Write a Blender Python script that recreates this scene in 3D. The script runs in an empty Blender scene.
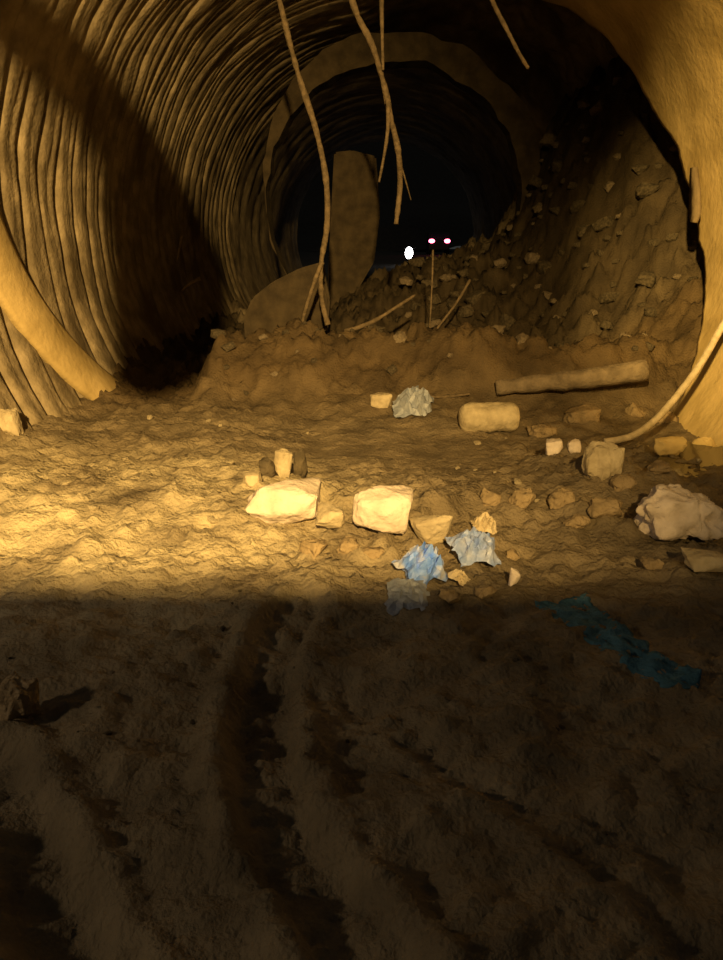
import bpy, bmesh, math, random
from mathutils import Vector, noise, Matrix
random.seed(7)
S = bpy.context.scene
C = S.collection
# ------------------------------------------------------------------ camera
F = 740.0
CAMZ = 1.6
cd = bpy.data.cameras.new('camera'); cam = bpy.data.objects.new('camera', cd); C.objects.link(cam)
cd.sensor_fit = 'VERTICAL'; cd.sensor_height = 36; cd.lens = 36*F/960; cd.clip_end = 400
PITCH = math.atan(240/F); YAW = math.atan(23.5/(F/math.cos(PITCH)))
cam.location = (0, 0, CAMZ); cam.rotation_euler = (math.pi/2-PITCH, 0, YAW)
S.camera = cam
RM = cam.rotation_euler.to_matrix()
def ray(px, py):
    return RM @ Vector(((px-361.5)/F, (480-py)/F, -1.0))
def P(px, py, Y):
    d = ray(px, py); return Vector((0, 0, CAMZ)) + d*(Y/d.y)
# ------------------------------------------------------------------ light
S.view_settings.view_transform = 'Standard'; S.view_settings.look = 'None'
S.view_settings.gamma = 1; S.view_settings.exposure = 0.0
w = bpy.data.worlds.new('night_sky'); S.world = w; w.use_nodes = True
w.node_tree.nodes['Background'].inputs[0].default_value = (0.50, 0.51, 0.46, 1)
w.node_tree.nodes['Background'].inputs[1].default_value = 0.055
def lamp(name, loc, aim, power, col, size, angle=None, blend=.3):
    l = bpy.data.lights.new(name, 'SPOT' if angle else 'POINT'); l.energy = power; l.color = col
    l.shadow_soft_size = size
    if angle: l.spot_size = math.radians(angle); l.spot_blend = blend
    o = bpy.data.objects.new(name, l); C.objects.link(o); o.location = loc
    o.rotation_euler = (Vector(aim)-Vector(loc)).to_track_quat('-Z', 'Y').to_euler()
    return o
LP = Vector((0.3, -5.0, 4.6))
lamp('street_lamp_or_fill', LP, (-3.0, 6, 1.2), 13000, (1, .63, .20), .12, 57, .95)
lamp('street_lamp_or_fill', (-1.9, -4.6, 5.2), (3.6, 6.3, 1.9), 16500, (1, .63, .18), .16, 24, .8)  # added spot that brightens the right lining
lamp('foreground_fill_light', (-4.7, -.3, 2.7), (-1.3, 1.9, 0), 165, (1, .74, .44), .15, 62, .9)  # added fill for the dim foreground mud, no known lamp there
# ------------------------------------------------------------------ materials
def mat(name, c1, c2, scale=6, rough=.9, bump=.4, bscale=None, det=8, metal=0, spec=.3, dist=.03, c3=None, s3=1.5):
    m = bpy.data.materials.new(name); m.use_nodes = True; n = m.node_tree.nodes; L = m.node_tree.links
    b = n['Principled BSDF']; b.inputs['Roughness'].default_value = rough; b.inputs['Metallic'].default_value = metal
    b.inputs['Specular IOR Level'].default_value = spec
    t = n.new('ShaderNodeTexCoord'); a = n.new('ShaderNodeTexNoise')
    a.inputs['Scale'].default_value = scale; a.inputs['Detail'].default_value = det
    L.new(t.outputs['Object'], a.inputs['Vector'])
    r = n.new('ShaderNodeValToRGB'); r.color_ramp.elements[0].position = .35; r.color_ramp.elements[1].position = .65
    r.color_ramp.elements[0].color = (*c1, 1); r.color_ramp.elements[1].color = (*c2, 1)
    L.new(a.outputs['Fac'], r.inputs[0]); out = r.outputs[0]
    if c3:
        a3 = n.new('ShaderNodeTexNoise'); a3.inputs['Scale'].default_value = s3; a3.inputs['Detail'].default_value = 5
        L.new(t.outputs['Object'], a3.inputs['Vector'])
        r3 = n.new('ShaderNodeValToRGB'); r3.color_ramp.elements[0].position = .48; r3.color_ramp.elements[1].position = .62
        L.new(a3.outputs['Fac'], r3.inputs[0])
        mx = n.new('ShaderNodeMixRGB'); L.new(r3.outputs[0], mx.inputs[0]); L.new(out, mx.inputs[1]); mx.inputs[2].default_value = (*c3, 1)
        out = mx.outputs[0]
    L.new(out, b.inputs['Base Color'])
    if bump:
        k = n.new('ShaderNodeTexNoise'); k.inputs['Scale'].default_value = bscale or scale*4; k.inputs['Detail'].default_value = 10
        L.new(t.outputs['Object'], k.inputs['Vector'])
        bp = n.new('ShaderNodeBump'); bp.inputs['Strength'].default_value = bump; bp.inputs['Distance'].default_value = dist
        L.new(k.outputs['Fac'], bp.inputs['Height']); L.new(bp.outputs['Normal'], b.inputs['Normal'])
    return m
def emit(name, col, s):
    m = bpy.data.materials.new(name); m.use_nodes = True; b = m.node_tree.nodes['Principled BSDF']
    b.inputs['Base Color'].default_value = (*col, 1); b.inputs['Emission Color'].default_value = (*col, 1)
    b.inputs['Emission Strength'].default_value = s; return m
M = {}
M['rslab'] = mat('dark_slab', (.035,.026,.016), (.07,.052,.03), 5, .95, .7, 14)  # dark brown tone for the deep slabs and collar ring
M['corr'] = mat('corrugated_wall', (.20,.16,.10), (.36,.29,.19), 5, .85, .5, 22, c3=(.13,.10,.06), s3=1.2)
M['conc'] = mat('ochre_concrete', (.50,.38,.17), (.62,.47,.22), 3, .85, .35, 14, c3=(.42,.31,.13), s3=1.6)
M['collar'] = mat('dirty_concrete', (.16,.12,.07), (.26,.20,.12), 4, .9, .5, 16)
M['stone'] = mat('pale_stone', (.55,.47,.40), (.78,.68,.60), 7, .85, .5, 26)
M['stone2'] = mat('soiled_stone', (.34,.28,.18), (.52,.44,.30), 8, .9, .6, 26)
M['rubble'] = mat('dark_rubble', (.05,.04,.025), (.12,.095,.06), 9, .9, .6, 30)
M['rubble2'] = mat('grey_rubble', (.14,.11,.075), (.24,.19,.13), 9, .9, .6, 30)
M['clod'] = mat('soil_clod', (.20,.15,.085), (.33,.25,.15), 9, .95, .8, 30)
M['root'] = mat('root_bark', (.10,.075,.045), (.19,.14,.085), 20, .9, .5, 60)
M['cable'] = mat('pale_cable', (.36,.30,.20), (.50,.42,.30), 20, .7, .3, 60)
M['bale'] = mat('bale_skin', (.36,.30,.19), (.52,.44,.29), 10, .8, .5, 30)
M['blue'] = mat('blue_plastic', (.10,.24,.80), (.26,.42,.95), 14, .45, .3, 40, spec=.5, c3=(.45,.48,.6), s3=9)
M['white'] = mat('white_plastic', (.20,.29,.60), (.38,.44,.66), 14, .45, .3, 40, spec=.5)
M['greyp'] = mat('grey_blue_plastic', (.20,.23,.30), (.32,.35,.42), 14, .5, .3, 40, spec=.5)
M['cloth'] = mat('blue_cloth', (.04,.11,.16), (.08,.20,.29), 12, .9, .6, 50)
M['tan'] = mat('tan_wrapper', (.45,.36,.22), (.65,.55,.38), 14, .6, .3, 40)
M['dark'] = mat('dark_vehicle', (.02,.02,.022), (.03,.03,.03), 3, .4, 0)
M['glass'] = mat('dark_glass', (.02,.02,.03), (.03,.03,.04), 3, .1, 0)
M['tyre'] = mat('tyre_rubber', (.015,.015,.015), (.02,.02,.02), 3, .8, 0)
M['red'] = emit('tail_light', (1, .12, .22), 12); M['head'] = emit('head_light', (1, .97, .95), 14)
M['asph'] = mat('far_road', (.04,.035,.03), (.06,.05,.04), 3, .9, .2)
# water
wm = bpy.data.materials.new('muddy_water'); wm.use_nodes = True; b = wm.node_tree.nodes['Principled BSDF']
b.inputs['Base Color'].default_value = (.05,.035,.018,1); b.inputs['Roughness'].default_value = .12; M['water'] = wm
# ------------------------------------------------------------------ helpers
def obj(name, bm, m, parent=None, smooth=True):
    me = bpy.data.meshes.new(name); bm.normal_update(); bm.to_mesh(me); bm.free()
    for p in me.polygons: p.use_smooth = smooth
    me.materials.append(m); o = bpy.data.objects.new(name, me); C.objects.link(o)
    if parent: o.parent = parent
    return o
def tag(o, label, cat, group=None, kind=None):
    o['label'] = label; o['category'] = cat
    if group: o['group'] = group
    if kind: o['kind'] = kind
    return o
def struct(o): o['kind'] = 'structure'; return o
def empty(name, loc, rz=0):
    o = bpy.data.objects.new(name, None); C.objects.link(o); o.location = loc; o.rotation_euler = (0, 0, rz); return o
def N(x, y, z=0): return noise.noise(Vector((x, y, z)))
def fbm(x, y, z=0, o=4, h=.5):
    a, s, f = 1, 0, 1
    for _ in range(o): s += a*N(x*f, y*f, z+f*1.7); a *= h; f *= 2.1
    return s
def sm(a, b, x):
    t = max(0, min(1, (x-a)/(b-a))); return t*t*(3-2*t)
def interp(x, pts):
    if x <= pts[0][0]: return pts[0][1]
    for (a, p), (b_, q) in zip(pts, pts[1:]):
        if x <= b_: return p+(q-p)*(x-a)/(b_-a)
    return pts[-1][1]
def grid(nu, nv, f, closed=False):
    bm = bmesh.new(); V = [[bm.verts.new(f(i, j)) for j in range(nv)] for i in range(nu)]
    for i in range(nu-1):
        for j in range(nv-1 if not closed else nv):
            k = (j+1) % nv; bm.faces.new((V[i][j], V[i][k], V[i+1][k], V[i+1][j]))
    return bm
def catmull(pts, n=8):
    out = []; p = [pts[0]]+list(pts)+[pts[-1]]
    for i in range(1, len(p)-2):
        for k in range(n):
            t = k/n
            out.append(.5*((2*p[i])+(-p[i-1]+p[i+1])*t+(2*p[i-1]-5*p[i]+4*p[i+1]-p[i+2])*t*t+(-p[i-1]+3*p[i]-3*p[i+1]+p[i+2])*t**3))
    out.append(pts[-1]); return out
def tube_bm(pts, r0, r1=None, seg=8, wob=0, bm=None):
    bm = bm or bmesh.new(); r1 = r0 if r1 is None else r1; rings = []; n = len(pts)
    for i, p in enumerate(pts):
        d = (pts[min(i+1, n-1)]-pts[max(i-1, 0)]).normalized()
        a = d.cross(Vector((.3, 1, .2))).normalized(); b_ = d.cross(a)
        r = r0+(r1-r0)*i/(n-1); r *= 1+wob*N(i*.6, r0*50)
        rings.append([bm.verts.new(p+a*r*math.cos(t*2*math.pi/seg)+b_*r*math.sin(t*2*math.pi/seg)) for t in range(seg)])
    for A, B in zip(rings, rings[1:]):
        for t in range(seg): bm.faces.new((A[t], A[(t+1)%seg], B[(t+1)%seg], B[t]))
    bm.faces.new(rings[0][::-1]); bm.faces.new(rings[-1]); return bm
# ------------------------------------------------------------------ terrain
def terr_low(x, y): # smooth base
    z = 0.0
    f = interp(x, [(-1.6,0.0),(-1.0,.25),(-.3,.72),(.44,1.0),(1.14,1.14),(2.0,1.5),(2.35,2.0),(2.7,2.9),(3.2,3.6),(4.6,4.4)])
    s = sm(8.0, 13.0, y - .35*max(0, x-1)*1.2 + .9*max(0, x-1.6))
    z += f*s*(1-sm(14.5, 19, y)*.75)
    # dirt bank across the mouth
    e = sm(-2.05, -1.75, x)*(1-sm(.6, 1.8, x)*.5)
    z += .60*math.exp(-((y-8.15)/.62)**2)*e*(1+.25*N(x*1.7, 3.3))
    # ledge on the right
    z += .30*math.exp(-((y-7.75)/.34)**2)*sm(.3, .9, x)*(1-sm(2.5, 3.1, x))
    # left wall foot rises
    z += .25*sm(-2.6, -3.6, x)*sm(4.5, 6, y)
    z += .30*sm(2.7, 3.6, x)*sm(5, 6.5, y)
    # trough in front of bank, low and wet
    z -= .07*math.exp(-((y-6.1)/.9)**2)*sm(-1.6, -.6, x)
    # heap of the stones
    z += .12*math.exp(-((y-4.35)/.45)**2-((x-.15)/1.0)**2)
    z += .10*math.exp(-((y-4.8)/.5)**2)*sm(.9, 1.6, x)
    # left sand swell
    z += .10*math.exp(-((y-4.2)/.8)**2)*(1-sm(-1.2, -.3, x))
    return z
GC = lambda px, py: (lambda d: Vector((0,0,CAMZ))+d*(-CAMZ/d.z))(ray(px, py))
RUT = [GC(*p) for p in [(300,610),(278,640),(268,680),(262,730),(268,790),(292,850),(330,910),(370,975),(410,1040)]]
RUT2 = [GC(*p) for p in [(-15,760),(20,830),(45,890),(75,960),(100,1010)]]
TREAD = [GC(*p) for p in [(400,730),(450,765),(500,800),(560,845),(640,905),(700,950)]]
for A in (RUT, RUT2, TREAD):
    A[:] = catmull(A, 10)
def nearest(A, x, y):
    best = 9; bi = 0
    for i, p in enumerate(A):
        d = (p.x-x)**2+(p.y-y)**2
        if d < best: best = d; bi = i
    q = A[min(bi+1, len(A)-1)]-A[max(bi-1, 0)]; p = A[bi]
    side = 1 if q.x*(y-p.y)-q.y*(x-p.x) > 0 else -1
    return math.sqrt(best), side, bi
def terrain(x, y, full=True):
    z = terr_low(x, y)
    rough = .35+.65*sm(3.0, 4.2, y)
    wet = math.exp(-((y-6.0)/.8)**2)*sm(-1.2, -.4, x)
    z += .055*fbm(x*.9, y*.9, 1)*(1-.5*wet)
    k = fbm(x*3.2, y*3.2, 5, 5, .6)
    z += (.055*k)*(1-.6*wet)*(.8+1.3*sm(7, 8.5, y))
    z += .040*abs(fbm(x*7, y*7, 9, 4, .65))*(1-.6*wet)
    z += .11*(abs(fbm(x*4.5, y*4.5, 33, 4, .6))-.25)*math.exp(-((y-4.0)/.6)**2-((x-.1)/.8)**2)
    z += .09*(abs(fbm(x*3.5, y*3.5, 37, 4, .6))-.25)*math.exp(-((y-5.6)/1.1)**2)*sm(.7, 1.2, x)
    if y > 7.4: z += .14*abs(fbm(x*2.2, y*2.2, 14, 5, .65))*(1+sm(8.5, 9.5, y))
    if x > .9 and 3.9 < y < 6.2:
        z += .10*max(0, fbm(x*2.6, y*3.0, 21, 4, .6))*sm(.9, 1.3, x)
    if y < 4.2:
        d, s, i = nearest(RUT, x, y); e = 1-sm(2.9, 3.5, y)
        w_ = .105
        z += e*(-.040*(1-sm(w_*.75, w_*1.15, d))+.040*math.exp(-((d-w_*1.45)/.05)**2))
        if s > 0 or True:
            pass
        if d < w_*.75: z += .004*math.sin(i*2.2)
        d, s, i = nearest(RUT2, x, y)
        z += -.055*(1-sm(.05, .13, d))+.03*math.exp(-((d-.16)/.04)**2)
        d, s, i = nearest(TREAD, x, y)
        z += -.022*(1-sm(.02, .05, d))*(.6+.4*math.sin(i*2.0))+.014*math.exp(-((d-.09)/.03)**2)
    return z
def mk_terrain():
    ys = []; y = -1.6
    while y < 24:
        ys.append(y); y += .05 if y < .9 else (.016 if y < 3.6 else (.024 if y < 6.5 else (.035 if y < 10 else (.08 if y < 16 else .3))))
    xs = []; x = -5.2
    while x < 5.3:
        xs.append(x); x += .12 if abs(x) > 3.9 else (.026)
    return grid(len(ys), len(xs), lambda i, j: (xs[j], ys[i], terrain(xs[j], ys[i])))
# ground material: dark mud; pale dry sand laid where the lamp shines, painting that pool brighter
gm = mat('muddy_ground', (.125,.098,.062), (.24,.19,.12), 3.0, .85, .9, 45, dist=.02)
n = gm.node_tree.nodes; L = gm.node_tree.links
g = n.new('ShaderNodeNewGeometry'); sx = n.new('ShaderNodeSeparateXYZ'); L.new(g.outputs['Position'], sx.inputs[0])
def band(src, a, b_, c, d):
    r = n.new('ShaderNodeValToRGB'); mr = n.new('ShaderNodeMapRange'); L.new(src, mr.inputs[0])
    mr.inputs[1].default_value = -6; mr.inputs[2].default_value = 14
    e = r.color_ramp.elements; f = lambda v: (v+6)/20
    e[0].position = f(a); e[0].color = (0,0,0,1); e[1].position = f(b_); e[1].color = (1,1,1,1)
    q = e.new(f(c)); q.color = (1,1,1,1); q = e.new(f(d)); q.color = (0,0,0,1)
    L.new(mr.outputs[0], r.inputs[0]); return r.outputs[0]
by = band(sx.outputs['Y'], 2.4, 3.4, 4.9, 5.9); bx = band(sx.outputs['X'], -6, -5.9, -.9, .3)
mu = n.new('ShaderNodeMath'); mu.operation = 'MULTIPLY'; L.new(by, mu.inputs[0]); L.new(bx, mu.inputs[1])
nz = n.new('ShaderNodeTexNoise'); nz.inputs['Scale'].default_value = 2.2; nz.inputs['Detail'].default_value = 8; L.new(g.outputs['Position'], nz.inputs['Vector'])
rr = n.new('ShaderNodeMapRange'); L.new(nz.outputs['Fac'], rr.inputs[0]); rr.inputs[1].default_value = .3; rr.inputs[2].default_value = .6
m2 = n.new('ShaderNodeMath'); m2.operation = 'MULTIPLY'; L.new(mu.outputs[0], m2.inputs[0]); L.new(rr.outputs[0], m2.inputs[1])
mx = n.new('ShaderNodeMixRGB'); L.new(m2.outputs[0], mx.inputs[0])
b = n['Principled BSDF']; old = b.inputs['Base Color'].links[0].from_socket
L.new(old, mx.inputs[1]); mx.inputs[2].default_value = (.50,.42,.27,1)
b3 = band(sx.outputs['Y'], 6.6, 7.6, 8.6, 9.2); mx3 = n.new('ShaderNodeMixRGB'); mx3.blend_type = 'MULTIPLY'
L.new(b3, mx3.inputs[0]); L.new(mx.outputs[0], mx3.inputs[1]); mx3.inputs[2].default_value = (.46,.40,.32,1); mx = mx3  # bank soil darkened in colour to stand in for weaker light
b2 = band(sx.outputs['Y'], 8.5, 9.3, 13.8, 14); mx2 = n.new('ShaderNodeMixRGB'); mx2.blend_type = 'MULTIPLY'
L.new(b2, mx2.inputs[0]); L.new(mx.outputs[0], mx2.inputs[1]); mx2.inputs[2].default_value = (.30,.28,.25,1); L.new(mx2.outputs[0], b.inputs['Base Color'])  # slope inside the tunnel: shade painted into the soil colour
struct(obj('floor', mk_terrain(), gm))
# ------------------------------------------------------------------ corrugated tunnel
R0, ZC = 3.38, 1.70
def corr(y, th):
    ph = y/.41+.55*fbm(th*1.1, y*.5, 3, 3)+.10*N(th*5, y*2, 8)
    fr = ph-math.floor(ph)
    gdp = math.exp(-((fr-.5)/.10)**2)
    ph2 = ph*2.0+.25+.4*N(th*2.2, y, 4); f2 = ph2-math.floor(ph2)
    return .10*gdp*(.65+.7*N(th*1.7, math.floor(ph)*3.1, 2))+.028*math.exp(-((f2-.5)/.12)**2)*max(0, .6+1.6*N(th*1.6, math.floor(ph2)*2.3))*(.5+.5*sm(8, 10, y))
def tun(i, j):
    y = TY[i]; th = math.radians(-62+304*j/299)
    r = R0+corr(y, th)+.03*fbm(th*3, y*1.5, 6)
    return (r*math.cos(th), y, ZC+r*math.sin(th))
TY = []; y = 5.0
while y < 30: TY.append(y); y += .03 if y < 13 else (.06 if y < 17 else .3)
# left half near the mouth plus the whole ring deeper in; right side widened, a hollow shaped to stay in the lining's shade
def tun2(i, j):
    y = TY[i]; th = math.radians(-62+304*j/299)
    r = R0+corr(y, th)+.03*fbm(th*3, y*1.5, 6)
    c = (1-sm(math.radians(58), math.radians(100), th))*sm(7.0, 8.6, y)*(1-sm(14.5, 16.5, y))
    r += c*(.9+.35*fbm(th*3, y*.9, 12))
    return (r*math.cos(th), y, ZC+r*math.sin(th))
struct(obj('wall_left', grid(len(TY), 300, tun2), M['corr']))
# smooth ochre concrete lining on the right, ending in a ragged edge
def wallpt(px, py, dr=0): # point of the tunnel wall seen at a pixel
    y = 4.6
    for k in range(1600):
        p = P(px, py, y)
        if math.hypot(p.x, p.z-ZC) >= R0-dr: return p
        y += .01
    return p
EDGE = sorted((math.degrees(math.atan2(q.z-ZC, q.x)), q.y) for q in [wallpt(a, c, .10) for a, c in
    [(682,400),(690,370),(701,330),(706,280),(700,240),(690,190),(678,150),(652,105),(634,72),(610,42),(585,18),(550,2),(505,-14),(450,-40),(400,-90)]])
def liner_bm():
    nj, ni = 150, 60
    def f(i, j):
        k = j/(nj-1); thd = -48+150*k; th = math.radians(thd)
        ye = interp(thd, EDGE)+.10*fbm(thd*.15, 2, 2, 4)
        if i < ni: y = 4.6+(ye-4.6)*i/(ni-1); r = R0-.10
        else: y = ye-.0+.02; r = R0-.10+.30*(i-ni+1)/6
        r += .02*fbm(th*2, y*1.2, 3, 4)
        return (r*math.cos(th), y, ZC+r*math.sin(th))
    return grid(ni+6, nj, f)
struct(obj('wall_right', liner_bm(), M['conc']))
# thick ochre rib on the left wall foot
def sweep(pts, prof, name, m, parent=None):
    bm = bmesh.new(); rings = []
    for i, p in enumerate(pts):
        d = (pts[min(i+1, len(pts)-1)]-pts[max(i-1, 0)]).normalized()
        rad = Vector((p.x, 0, p.z-ZC)).normalized(); s = d.cross(rad).normalized(); rad = s.cross(d)
        rings.append([bm.verts.new(p+s*a+rad*b_) for a, b_ in prof])
    k = len(prof)
    for A, B in zip(rings, rings[1:]):
        for t in range(k): bm.faces.new((A[t], A[(t+1)%k], B[(t+1)%k], B[t]))
    bm.faces.new(rings[0][::-1]); bm.faces.new(rings[-1]); bmesh.ops.recalc_face_normals(bm, faces=bm.faces)
    return obj(name, bm, m, parent)
rib = catmull([wallpt(-60,85,.12), wallpt(-30,162,.12), wallpt(12,262,.12), wallpt(58,332,.12), wallpt(112,384,.10), wallpt(172,420,.05)], 10)
struct(sweep(rib, [(-.33,.12),(-.28,.06),(-.12,.0),(.12,.0),(.26,.06),(.31,.12)], 'trim_1', M['conc']))
# deeper collar ring
def ring_bm(cx, cz, r, wdt, y0, dep, seg=72, a0=-40, a1=220):
    def f(i, j):
        th = math.radians(a0+(a1-a0)*i/(seg-1)); nn = 1+.03*fbm(th*4, j*.3, 1)
        w2 = wdt*(1-.97*sm(105, 185, math.degrees(th))); rr_, yy = [(r, y0), (r, y0+dep), (r+w2, y0+dep), (r+w2, y0)][j]
        return (cx+rr_*nn*math.cos(th), yy+.05*N(th*3, j), cz+rr_*nn*math.sin(th))
    return grid(seg, 4, f, True)
CY = 13.5
qa, qb, qc = [P(a, c, CY) for a, c in [(375,62),(482,98),(520,200)]]
def circ(a, b_, c):
    ax, az, bx_, bz, cx, cz = a.x, a.z, b_.x, b_.z, c.x, c.z; d = 2*(ax*(bz-cz)+bx_*(cz-az)+cx*(az-bz))
    ux = ((ax*ax+az*az)*(bz-cz)+(bx_*bx_+bz*bz)*(cz-az)+(cx*cx+cz*cz)*(az-bz))/d
    uz = ((ax*ax+az*az)*(cx-bx_)+(bx_*bx_+bz*bz)*(ax-cx)+(cx*cx+cz*cz)*(bx_-ax))/d
    return ux, uz, math.hypot(ax-ux, az-uz)
ux, uz, ur = circ(qa, qb, qc); print('COLLAR', ux, uz, ur)
struct(obj('trim_2', ring_bm(ux, uz, ur, .42, CY, .5, a0=-25, a1=232), M['rslab'], smooth=False))
# unseen tube added overhead, bent to throw the broad curved shade on the left wall
sp = [(wallpt(a, c), w_) for a, c, w_ in [(-70,-80,40),(-25,-20,38),(22,28,36),(76,78,34),(122,132,34),(152,190,38),(172,250,48),(174,320,50),(168,385,44)]]
fr = .40
pp = catmull([LP+(q-LP)*fr for q, _ in sp], 8)
bm = tube_bm(pp, 1.0, 1.0, 16); rad = [w_/F*q.y*fr*1.0 for q, w_ in sp]
for i, c in enumerate(pp):
    k = i/8; a = rad[min(int(k), len(rad)-1)]; b_ = rad[min(int(k)+1, len(rad)-1)]; rr_ = a+(b_-a)*(k-int(k))
    bm.verts.ensure_lookup_table()
    for t in range(16): v = bm.verts[i*16+t]; v.co = c+(v.co-c)*rr_
struct(obj('shade_tube', bm, M['collar']))
# low wall added unseen behind the viewer to shade the foreground
bm = bmesh.new(); bmesh.ops.create_cube(bm, size=1); bmesh.ops.scale(bm, vec=(14, .3, 2.50), verts=bm.verts); bmesh.ops.translate(bm, vec=(0, -1.35, 1.25), verts=bm.verts)
struct(obj('shade_wall', bm, M['collar'], smooth=False))
# far road
bm = bmesh.new(); bmesh.ops.create_grid(bm, x_segments=2, y_segments=2, size=1); bmesh.ops.scale(bm, vec=(30, 45, 1), verts=bm.verts); bmesh.ops.translate(bm, vec=(0, 68, .35), verts=bm.verts)
struct(obj('trim_4', bm, M['asph']))
struct(obj('dark_hill_backdrop', grid(40, 60, lambda i, j: ((j-30)*4, 84+i*2.0+3*N(j*.2, i*.2), .3+48*sm(0, 39, i)+2.5*N(j*.3, i*.3, 5))), M['asph']))  # dark hill added to block the grey sky behind the far mouth
# ------------------------------------------------------------------ stones
def gz(px, py, zoff=0): # terrain point seen at a pixel (marching)
    d = ray(px, py); o = Vector((0, 0, CAMZ)); t = 1.0
    while t < 22:
        p = o+d*t
        if p.z <= terrain(p.x, p.y): return Vector((p.x, p.y, terrain(p.x, p.y)))
        t += .02
    return p
def rock_bm(sx, sy, sz, seed, npts=16, rough=.06, sub=2):
    rnd = random.Random(seed); bm = bmesh.new()
    for k in range(8 if npts < 20 else 0):
        f_ = rnd.choice((.55, .8, 1, 1)); bm.verts.new(tuple((.44 if k >> q & 1 else -.44)*rnd.uniform(.55, 1.0)*f_ for q in range(3)))
    for k in range(npts):
        v = Vector((rnd.gauss(0,1), rnd.gauss(0,1), rnd.gauss(0,1))).normalized()
        m_ = max(abs(v.x), abs(v.y), abs(v.z)); v = v*(.45+.55*(.8/m_))/1.25
        bm.verts.new((v.x*.62, v.y*.62, v.z*.62))
    r = bmesh.ops.convex_hull(bm, input=bm.verts)
    bmesh.ops.delete(bm, geom=[v for v in bm.verts if not v.link_faces], context='VERTS')
    bmesh.ops.bevel(bm, geom=bm.edges[:], offset=.05, segments=1, affect='EDGES', clamp_overlap=True)
    bmesh.ops.triangulate(bm, faces=bm.faces)
    for _ in range(sub): bmesh.ops.subdivide_edges(bm, edges=bm.edges[:], cuts=1, use_grid_fill=True)
    bmesh.ops.triangulate(bm, faces=bm.faces)
    xs = [v.co.copy() for v in bm.verts]
    ext = [max(c[i] for c in xs)-min(c[i] for c in xs) for i in range(3)]; mid = [(max(c[i] for c in xs)+min(c[i] for c in xs))/2 for i in range(3)]
    for v in bm.verts:
        v.co = Vector([(v.co[i]-mid[i])/ext[i] for i in range(3)])
        d = max(-.2, min(.2, rough*fbm(v.co.x*3+seed, v.co.y*3, v.co.z*3, 4, .6))); v.co *= 1+d
    for i, s_ in enumerate((sx, sy, sz)):
        lo = min(v.co[i] for v in bm.verts); hi = max(v.co[i] for v in bm.verts)
        for v in bm.verts: v.co[i] = ((v.co[i]-lo)/(hi-lo)-.5)*s_
    return bm
def stone(name, x0, x1, y0, y1, label, m='stone', seed=1, rough=.08, cat='rock', group=None, dep=.8, rz=0, n=16, tilt=0, sink=.12, parent=None):
    g_ = gz((x0+x1)/2, y1); dist = g_.y/ray((x0+x1)/2, y1).y
    W = (x1-x0)/F*dist*1.04; W *= 1+.42*dep*W/dist; Hh = (y1-y0)/F*dist*1.04; D = W*dep
    o = obj(name, rock_bm(W, D, Hh, seed, n, rough, 3 if W > .15 else 2), M[m])
    hd = Vector((g_.x, g_.y, 0)).normalized()*D*.42
    o.location = (g_.x+hd.x, g_.y+hd.y, g_.z+Hh*(.5-sink)); o.rotation_euler = (0, tilt, rz)
    if label: tag(o, label, cat, group)
    return o
stone('rock', 249, 319, 484, 527, 'large pale angular rock on the left, with flat lit faces, on the mud heap', seed=3, n=8, rough=.08)
stone('rock', 354, 412, 488, 535, 'pale angular rock right of the largest left rock, in the middle of the heap', seed=15, n=11, rough=.08)
stone('rock', 630, 714, 490, 546, 'big pale crumbly boulder at the right edge of the mud', seed=21, n=26, rough=.3)
stone('rock', 412, 453, 515, 552, 'greyish slab-like rock leaning just above the blue and white litter', 'stone2', seed=31, n=10, rough=.05, tilt=-.2)
stone('rock', 275, 293, 447, 478, 'small yellowish upright stone standing behind the large left rock', 'stone2', seed=43, n=30, rough=.12)
stone('dirt_clod', 260, 275, 458, 479, 'dark mud clod left of the small upright stone', 'rubble', seed=140, n=24, cat='clod', rough=.2)
stone('dirt_clod', 294, 307, 447, 477, 'tall dark mud clod right of the small upright stone', 'rubble', seed=141, n=24, cat='clod', rough=.2)
stone('rock', 316, 345, 510, 533, 'small tan stone wedged between the two large pale rocks', 'stone2', seed=51, n=12)
stone('rock', 582, 618, 444, 482, 'tan pointed stone below the end of the pale bent cable', 'stone2', seed=61, n=24, rough=.15)
stone('rock', 684, 724, 559, 575, 'low flat pale stone under the boulder at the right edge', 'stone2', seed=71)
stone('rock', 544, 562, 440, 457, 'small pale stone right of the pale rounded bale', 'stone', seed=81)
stone('rock', 566, 580, 441, 456, 'smallest pale stone just left of the pointed stone', 'stone', seed=82)
stone('rock', 652, 684, 438, 456, 'broad ochre rock at the foot of the right concrete wall', 'conc', seed=83, rough=.15, dep=.5)
stone('rock', 688, 716, 436, 455, 'ochre rock at the right edge, right of the broad one at the wall foot', 'conc', seed=93, rough=.15, dep=.4, n=22)
stone('rock', 0, 22, 408, 436, 'tan stone at the left edge by the foot of the wall', 'stone2', seed=84, rough=.15)
stone('rock', 370, 392, 393, 409, 'small pale stone left of the grey blue plastic scrap', 'stone2', seed=85)
stone('rock', 243, 262, 474, 488, 'small pale pebble at the upper left of the largest left rock', 'stone2', seed=86)
stone('rock', 505, 523, 566, 590, 'small white chip right of the litter heap', 'stone', seed=87, n=9).scale = (.6, .6, .8)
stone('dirt_clod', 0, 40, 676, 722, 'brown clod of mud at the left edge of the foreground', 'clod', seed=88, rough=.3, cat='clod')
stone('rock', 596, 608, 853, 866, 'tiny pale stone lying in the dark foreground mud', 'stone2', seed=90) if False else None
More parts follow.
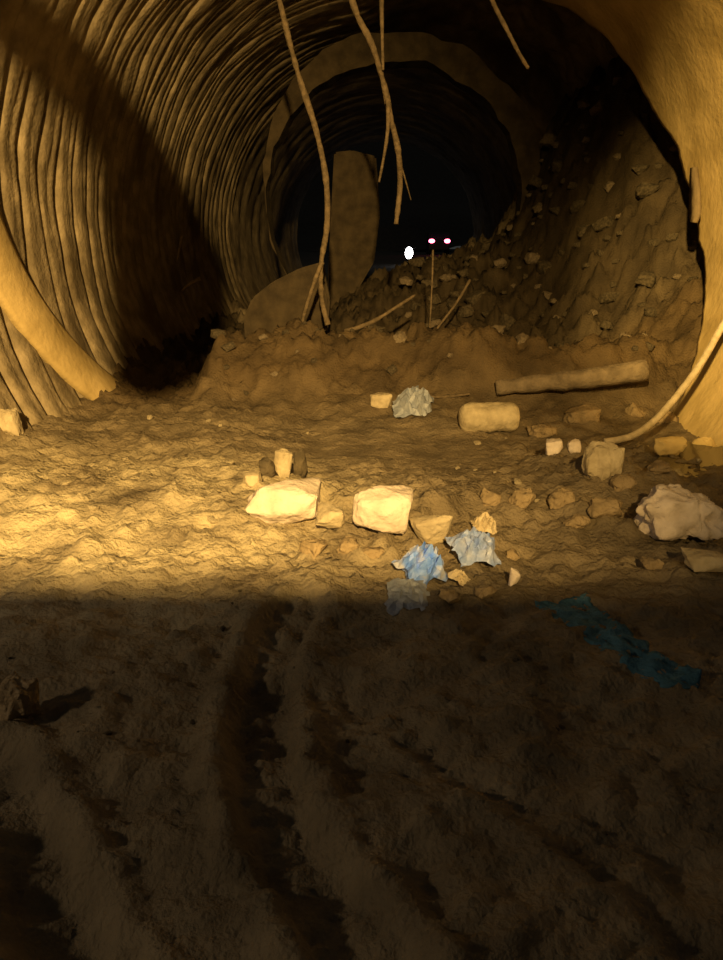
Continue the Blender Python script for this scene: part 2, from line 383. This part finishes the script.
# clods along the heap and the right bank
CL = [(480,503,484,506,'brown clod right of the slab-like rock, highest on the heap'),(508,534,484,508,'brown clod in the middle of the row right of the heap'),
      (547,573,487,510,'squat brown clod at the right end of the row right of the heap'),(586,622,494,518,'wide brown clod lying left of the pale crumbly boulder'),
      (610,634,472,489,'small clod between the pointed stone and the pale crumbly boulder'),(300,328,538,558,'flat brown clod in front of the largest left rock'),
      (337,360,536,554,'small brown clod in front of the small tan stone'),(505,519,549,562,'little clod right of the pale blue and white bag'),
      (474,496,584,600,'brown clod at the lower right of the litter heap'),(438,460,588,604,'brown clod just right of the dull grey plastic sheet'),
      (562,588,514,530,'low clod left of the wide clod in the muddy bank'),(640,664,556,570,'clod in front of the pale crumbly boulder'),
      (625,648,400,418,'brown clod at the foot of the earth covered log, nearer the cable'),(562,598,403,424,'wide brown clod beneath the middle of the earth covered log'),
      (527,556,422,438,'flat brown clod just right of the pale rounded bale'),(652,674,408,424,'small brown clod under the bent cable'),
      (362,384,546,562,'brown clod in front of the middle pale rock'),(646,668,462,474,'flat clod at the edge of the muddy puddle')]
for k, c in enumerate(CL):
    stone('dirt_clod', c[0], c[1], c[2], c[3], c[4], 'clod', seed=100+k, rough=.22, n=22, cat='clod', sink=.3)
# rubble on the slope: a few source meshes, many individuals
src = [rock_bm(1, .85, .75, 200+k, 14, .15, 2) for k in range(6)]
meshes = []
for k, bm in enumerate(src):
    me = bpy.data.meshes.new('rubble_stone'); bm.to_mesh(me); bm.free(); me.materials.append(M['rubble'] if k % 5 else M['rubble2'])
    for p in me.polygons: p.use_smooth = True
    meshes.append(me)
rnd = random.Random(5); PLACED = []
def scatter(cnt, x0, x1, y0, y1, s0, s1, label, group, cond=lambda x, y: True, pool=meshes, name='rubble_stone', cat='stone'):
    k = 0; tries = 0
    while k < cnt and tries < 9000:
        tries += 1
        x = rnd.uniform(x0, x1); y = rnd.uniform(y0, y1)
        if not cond(x, y): continue
        s = s0+(s1-s0)*rnd.random()**2.5
        zz = terrain(x, y)
        if name == 'rubble_stone' and abs(x-.9) < .25 and 7.8 < y < 9.2: continue
        if any((x-a)**2+(y-c)**2+(zz-d)**2 < (.62*(s+e))**2 for a, c, d, e in PLACED): continue
        PLACED.append((x, y, zz, s))
        o = bpy.data.objects.new(name, rnd.choice(pool)); C.objects.link(o)
        o.location = (x, y, terrain(x, y)+s*.12); o.scale = (s, s, s*rnd.uniform(.7, 1)); o.rotation_euler = (rnd.uniform(-.4,.4), rnd.uniform(-.4,.4), rnd.uniform(0,6.28))
        tag(o, label, cat, group); k += 1
inside = lambda x, y: math.hypot(x, terrain(x, y)+.1-ZC) < R0+(.5 if y > 8.6 and x > 0 else -.25)
scatter(170, 0.2, 3.7, 8.6, 13.5, .10, .34, 'dark rubble stone lying on the debris slope inside the tunnel on the right', 'rubble stones on the debris slope', inside)
meshes = meshes[1:5]+[meshes[5]]
scatter(45, -1.8, 2.8, 7.3, 8.5, .06, .22, 'small dirty stone on the dirt bank across the tunnel mouth', 'stones on the dirt bank', inside)
pale = []
for me in meshes[:4]:
    m_ = me.copy(); m_.materials.clear(); m_.materials.append(M['stone2']); pale.append(m_)
scatter(40, -2.6, 2.6, 3.5, 6.6, .03, .07, 'pebble on the muddy ground in front of the tunnel', 'pebbles on the mud', pool=pale)
scatter(30, -1.6, 1.5, 1.5, 3.3, .012, .035, 'tiny pebble in the dark foreground mud', 'pebbles in the foreground mud', name='pebble', cat='pebble')
# ------------------------------------------------------------------ pale bale
def bale():
    g_ = gz(490, 434); W, r = .55, .135
    prof = [(0,.0),(0.005,.4),(.03,.72),(.09,.92),(.2,1.0),(.35,.98),(.5,1.0),(.62,.97),(.66,1.0),(.74,.96),(.78,1.0),(.86,.97),(.9,.93),(.96,.78),(.99,.45),(1,0)]
    def f(i, j):
        u, q = prof[i]; a = j*2*math.pi/40; n_ = 1+.13*fbm(math.cos(a)*1.2, math.sin(a)*1.2, u*4)
        return ((u-.5)*W, q*r*n_*math.cos(a), q*r*n_*math.sin(a)*1.0)
    o = obj('bale', grid(len(prof), 40, f, True), M['bale']); o.location = (g_.x, g_.y+.12, g_.z+r*.9); o.rotation_euler = (0, 0, .06)
    tag(o, 'pale rounded cylinder shaped bale lying on its side on the wet mud', 'bale')
bale()
# ------------------------------------------------------------------ litter
def crumple(name, px, py, w_, h_, m, label, seed, rz=0, cat='litter', hgt=.6, dp=1.0):
    g_ = gz(px, py+h_/2); dist = g_.y/ray(px, py).y; W = w_/F*dist; Hh = h_/F*dist
    rn = random.Random(int(seed*10)); K = 13
    def f(i, j):
        u, v = i/(K-1)-.5, j/(K-1)-.5; e = max(0, 1-2*math.hypot(u, v)/1.1)
        jx, jy = rn.uniform(-.035, .035), rn.uniform(-.035, .035); hh = rn.random()
        q = 1+.35*N(math.atan2(v, u)*1.3, seed)
        return ((u+jx)*W*q, (v+jy)*W*dp*q, Hh*hgt*(.45*e**.6+.38*hh*min(1, e*2.5)))
    bm = grid(K, K, f); bmesh.ops.triangulate(bm, faces=bm.faces)
    o = obj(name, bm, M[m], smooth=False); o.location = g_+Vector((0, W*.3, .03)); o.rotation_euler = (.35, 0, rz)
    md = o.modifiers.new('thick', 'SOLIDIFY'); md.thickness = .004
    tag(o, label, cat); return o
crumple('plastic_bag', 422, 562, 42, 42, 'blue', 'crumpled blue plastic bag on the left of the litter heap', 2.3, .7, hgt=1)
crumple('plastic_bag', 474, 546, 44, 32, 'white', 'crumpled pale blue and white plastic bag on the right of the litter heap', 5.1, .3, hgt=1)
crumple('plastic_wrapper', 459, 581, 17, 11, 'tan', 'tan wrapper between the blue and the white bags', 8.7, 1.1, hgt=1)
crumple('plastic_wrapper', 414, 576, 20, 12, 'white', 'small white wrapper below the blue bag', 3.9, .4, hgt=1)
crumple('plastic_wrapper', 484, 524, 22, 22, 'tan', 'brownish paper scrap on top of the right bag', 1.9, .2, hgt=1)
crumple('plastic_sheet', 410, 594, 44, 30, 'greyp', 'dull grey plastic sheet flattened in front of the litter heap', 6.2, .2, hgt=.4)
crumple('plastic_scrap', 415, 401, 38, 26, 'greyp', 'grey blue plastic scrap at the foot of the dirt bank', 4.4, 0, hgt=1.2)
# blue cloth pressed in the mud
ca = [gz(*p) for p in [(560,603),(590,622),(620,645),(655,665),(700,680)]]; cp = catmull(ca, 8)
def clothf(i, j):
    p = cp[i]; d = (cp[min(i+1,len(cp)-1)]-cp[max(i-1,0)]); s = Vector((-d.y, d.x, 0)).normalized()
    w_ = .13*(1-.5*i/len(cp))*(1+.4*N(i*.5, 7)); v = (j/13-.5)*2; q = p+s*w_*v
    return (q.x, q.y, terrain(q.x, q.y)-.006+.03*abs(fbm(i*.35, v*1.6, 3, 3))*(1-abs(v)**3))
o = obj('cloth', grid(len(cp), 14, clothf), M['cloth']); o.modifiers.new('thick', 'SOLIDIFY').thickness = .006
tag(o, 'blue cloth trodden into the dark mud on the right', 'cloth')
# ------------------------------------------------------------------ puddle
def puddle(px0, px1, py0, py1, label, zoff):
    a = [gz((px0+px1)/2+(px1-px0)/2*math.cos(t/28*6.283), (py0+py1)/2+(py1-py0)/2*math.sin(t/28*6.283)) for t in range(28)]
    z = sum(p.z for p in a)/28+zoff; bm = bmesh.new()
    vs = [bm.verts.new((p.x*(1), p.y, z)) for p in a]; bm.faces.new(vs)
    o = obj('puddle', bm, M['water'], smooth=False); tag(o, label, 'puddle')
puddle(650, 740, 456, 482, 'shallow muddy puddle at the foot of the right wall', .0)

# ------------------------------------------------------------------ hanging roots
def root(pts, Y, r0, r1, label, branches=(), group=None, m='root', name='hanging_root', cat='root'):
    t = empty(name, P(*pts[0], Y)); tag(t, label, cat, group)
    o = obj('stem', tube_bm([p-t.location for p in catmull([P(a, b_, Y+.25*N(k*.7, Y)) for k, (a, b_) in enumerate(pts)], 8)], r0, r1, 8, .35), M[m], t)
    for br in branches:
        obj('branch', tube_bm([p-t.location for p in catmull([P(a, b_, Y+.25*N(k*.7, Y)) for k, (a, b_) in enumerate(br)], 8)], r1, r1*.5, 6, .3), M[m], t)
root([(262,-60),(278,-5),(289,40),(300,80),(316,130),(326,180),(327,225),(321,265),(322,300),(328,325)], 8.6, .032, .030,
     'long bent root hanging down on the left to the dirt bank', [[(322,262),(314,283),(304,315),(298,345),(295,372)]])
root([(340,-40),(356,12),(372,45),(384,85),(390,115),(398,150),(400,185),(396,224)], 8.2, .034, .026,
     'forked root hanging from the roof in the centre', [[(388,100),(388,125),(385,150),(379,182)], [(381,-20),(382,30),(383,70)]])
root([(478,-40),(492,0),(508,32),(520,55),(528,68)], 7.2, .024, .014, 'short root hanging from the roof on the right')
root([(397,150),(404,175),(411,200)], 9.5, .012, .006, 'faint thin rootlet beside the forked root')
root([(-10,170),(18,183),(45,192),(75,188),(100,186)], 6.3, .016, .008, 'thin root creeping across the left corrugated wall') if False else None
# twigs
def twig(pts, Ys, r, label, name='twig', m='root', r1=None):
    q = [P(a, b_, y) for (a, b_), y in zip(pts, Ys)]
    o = obj(name, tube_bm(catmull(q, 6), r, r1 or r*.5, 7, .3), M[m]); tag(o, label, 'branch' if name == 'branch' else 'twig'); return o
twig([(433,250),(432,285),(430,322),(428,350)], [8.9,8.8,8.7,8.6], .012, 'thin upright twig in the dirt bank below the far lights')
twig([(470,280),(455,305),(436,330),(426,348)], [9.0,8.8,8.6,8.5], .018, 'thin twig leaning right over the dirt bank')
twig([(345,332),(372,322),(395,308),(415,295)], [8.35,8.4,8.5,8.7], .03, 'brown branch lying on top of the dirt bank')
twig([(182,236),(180,247),(177,262)], [9.4,9.3,9.2], .022, 'small pale twig tip high on the dark left side')
twig([(200,279),(190,284),(182,291)], [9.4,9.3,9.2], .03, 'pale broken twig end by the dark left hollow')
# ledge log
twig([(496,388),(540,383),(590,378),(646,370)], [7.28,7.25,7.22,7.2], .075, 'thick earth covered log lying on the ledge on the right', 'branch', 'rubble2', .11)
twig([(392,402),(405,396),(440,397),(470,394)], [7.3,7.25,7.25,7.2], .02, 'pale stick on the mud behind the bale', m='root')
twig([(598,300),(575,318),(548,345)], [10.2,9.9,9.6], .03, 'dark branch lying across the debris slope', 'branch', 'rubble')
twig([(520,195),(524,240),(535,262)], [10.8,10.5,10.2], .02, 'dark root trailing down the upper debris slope', 'twig', 'rubble') if False else None
# the bent pale cable on the right
cpts = [(745,290),(723,325),(703,360),(680,392),(655,420),(632,436),(604,442)]
q = catmull([wallpt(775, 230, .22)]+[P(a, b_, y) for (a, b_), y in zip(cpts, [6.5,6.45,6.4,6.3,6.15,6.0,5.95])], 8)
o = obj('cable', tube_bm(q, .030, .030, 10), M['cable']); tag(o, 'thick pale cable curving down the right wall to the mud', 'cable')
# flake of concrete standing off the right wall
fl = [wallpt(a, c, .19) for a, c in [(690,168),(694,190),(697,212),(699,222)]]
bm = bmesh.new(); rows = []
for k, p_ in enumerate(fl):
    wd = [.05,.10,.12,.05][k]; rows.append([bm.verts.new(p_+Vector((-.03*k, a, b_))) for a, b_ in ((-wd-.05, 0), (wd-.05, 0))])
for A, B in zip(rows, rows[1:]): bm.faces.new((A[0], A[1], B[1], B[0]))
o = obj('concrete_flake', bm, M['collar']); o.modifiers.new('thick', 'SOLIDIFY').thickness = .04
tag(o, 'narrow brown flake peeling off the edge of the ochre right wall', 'flake')
# ------------------------------------------------------------------ slabs deep inside
def slab(name, corners, Y, th, label, m='rslab'):
    bm = bmesh.new(); n_ = len(corners); F_ = [P(a, b_, Y) for a, b_ in corners]; c = sum(F_, Vector())/n_
    A = [bm.verts.new(p-c) for p in F_]; B = [bm.verts.new(p-c+Vector((0, th, 0))) for p in F_]
    bm.faces.new(A); bm.faces.new(B[::-1])
    for i in range(n_): bm.faces.new((A[i], B[i], B[(i+1)%n_], A[(i+1)%n_]))
    bmesh.ops.recalc_face_normals(bm, faces=bm.faces)
    bmesh.ops.bevel(bm, geom=bm.edges[:], offset=.03, segments=2, affect='EDGES')
    o = obj(name, bm, M[m], smooth=False); o.location = c; tag(o, label, 'slab'); return o
slab('concrete_slab', [(334,152),(352,150),(376,156),(380,215),(374,262),(345,312),(326,316),(330,230)], 13.5, .35, 'tall brown concrete slab standing deep in the tunnel behind the roots')
slab('concrete_slab', [(243,318),(252,298),(272,282),(300,268),(322,262),(330,300),(326,345),(245,340)], 9.6, .22, 'broken curved concrete slab leaning behind the left end of the dirt bank')
# ------------------------------------------------------------------ far vehicles
def wheel(par, x, y, z, r, wd):
    bm = bmesh.new(); bmesh.ops.create_cone(bm, cap_ends=True, segments=20, radius1=r, radius2=r, depth=wd)
    bmesh.ops.bevel(bm, geom=[e for e in bm.edges], offset=.03, segments=1, affect='EDGES')
    bmesh.ops.rotate(bm, matrix=Matrix.Rotation(math.pi/2, 3, 'Y'), verts=bm.verts); bmesh.ops.translate(bm, vec=(x, y, z), verts=bm.verts)
    obj('wheel', bm, M['tyre'], par)
def extr(profile, x0, x1): # profile in y,z
    bm = bmesh.new(); A = [bm.verts.new((x0, a, b_)) for a, b_ in profile]; B = [bm.verts.new((x1, a, b_)) for a, b_ in profile]
    bm.faces.new(A); bm.faces.new(B[::-1]); n_ = len(A)
    for i in range(n_): bm.faces.new((A[i], B[i], B[(i+1)%n_], A[(i+1)%n_]))
    bmesh.ops.recalc_face_normals(bm, faces=bm.faces); return bm
def lens(sx_, sy_, sz_, loc):
    bm = bmesh.new(); bmesh.ops.create_uvsphere(bm, u_segments=16, v_segments=10, radius=1)
    bmesh.ops.scale(bm, vec=(sx_, sy_, sz_), verts=bm.verts); bmesh.ops.translate(bm, vec=loc, verts=bm.verts); return bm
YC = 68; p = P(439.5, 241, YC)
t = empty('car', (p.x, YC, .35)); tag(t, 'distant dark car with two red tail lights at the end of the tunnel', 'car')
obj('body', extr([(0,.45),(0,1.2),(.5,1.3),(1.1,1.85),(3.0,1.9),(3.7,1.25),(4.4,1.15),(4.5,.45)], -.9, .9), M['dark'], t, False)
obj('rear_window', extr([(.48,1.32),(.98,1.79),(.99,1.77),(.51,1.30)], -.7, .7), M['glass'], t, False)
for s in (-.68, .68):
    obj('tail_light', lens(.26, .05, .17, (s+.0, -.02, p.z-.35)), M['red'], t)
    for yy in (.9, 3.6): wheel(t, s*1.2, yy, .33, .33, .22)
YM = 40; p = P(409, 253, YM)
t = empty('motorcycle', (p.x, YM, .35)); tag(t, 'distant motorcycle showing one white headlamp left of the car', 'motorcycle')
def mwheel(y): 
    bm = bmesh.new(); bmesh.ops.create_cone(bm, cap_ends=True, segments=24, radius1=.3, radius2=.3, depth=.1)
    bmesh.ops.rotate(bm, matrix=Matrix.Rotation(math.pi/2, 3, 'Y'), verts=bm.verts); bmesh.ops.translate(bm, vec=(0, y, .3), verts=bm.verts); obj('wheel', bm, M['tyre'], t)
mwheel(.1); mwheel(1.4)
obj('body', extr([(.2,.35),(.35,.75),(1.5,.8),(1.6,.6),(1.2,.3)], -.12, .12), M['dark'], t, False)
obj('handlebar', tube_bm([Vector((-.35,.25,.85)), Vector((0,.2,.8)), Vector((.35,.25,.85))], .02), M['dark'], t)
obj('fork', tube_bm([Vector((0,.1,.3)), Vector((0,.22,.8))], .03), M['dark'], t)
obj('headlamp', lens(.2, .08, .30, (0, 0, p.z-.35)), M['head'], t)
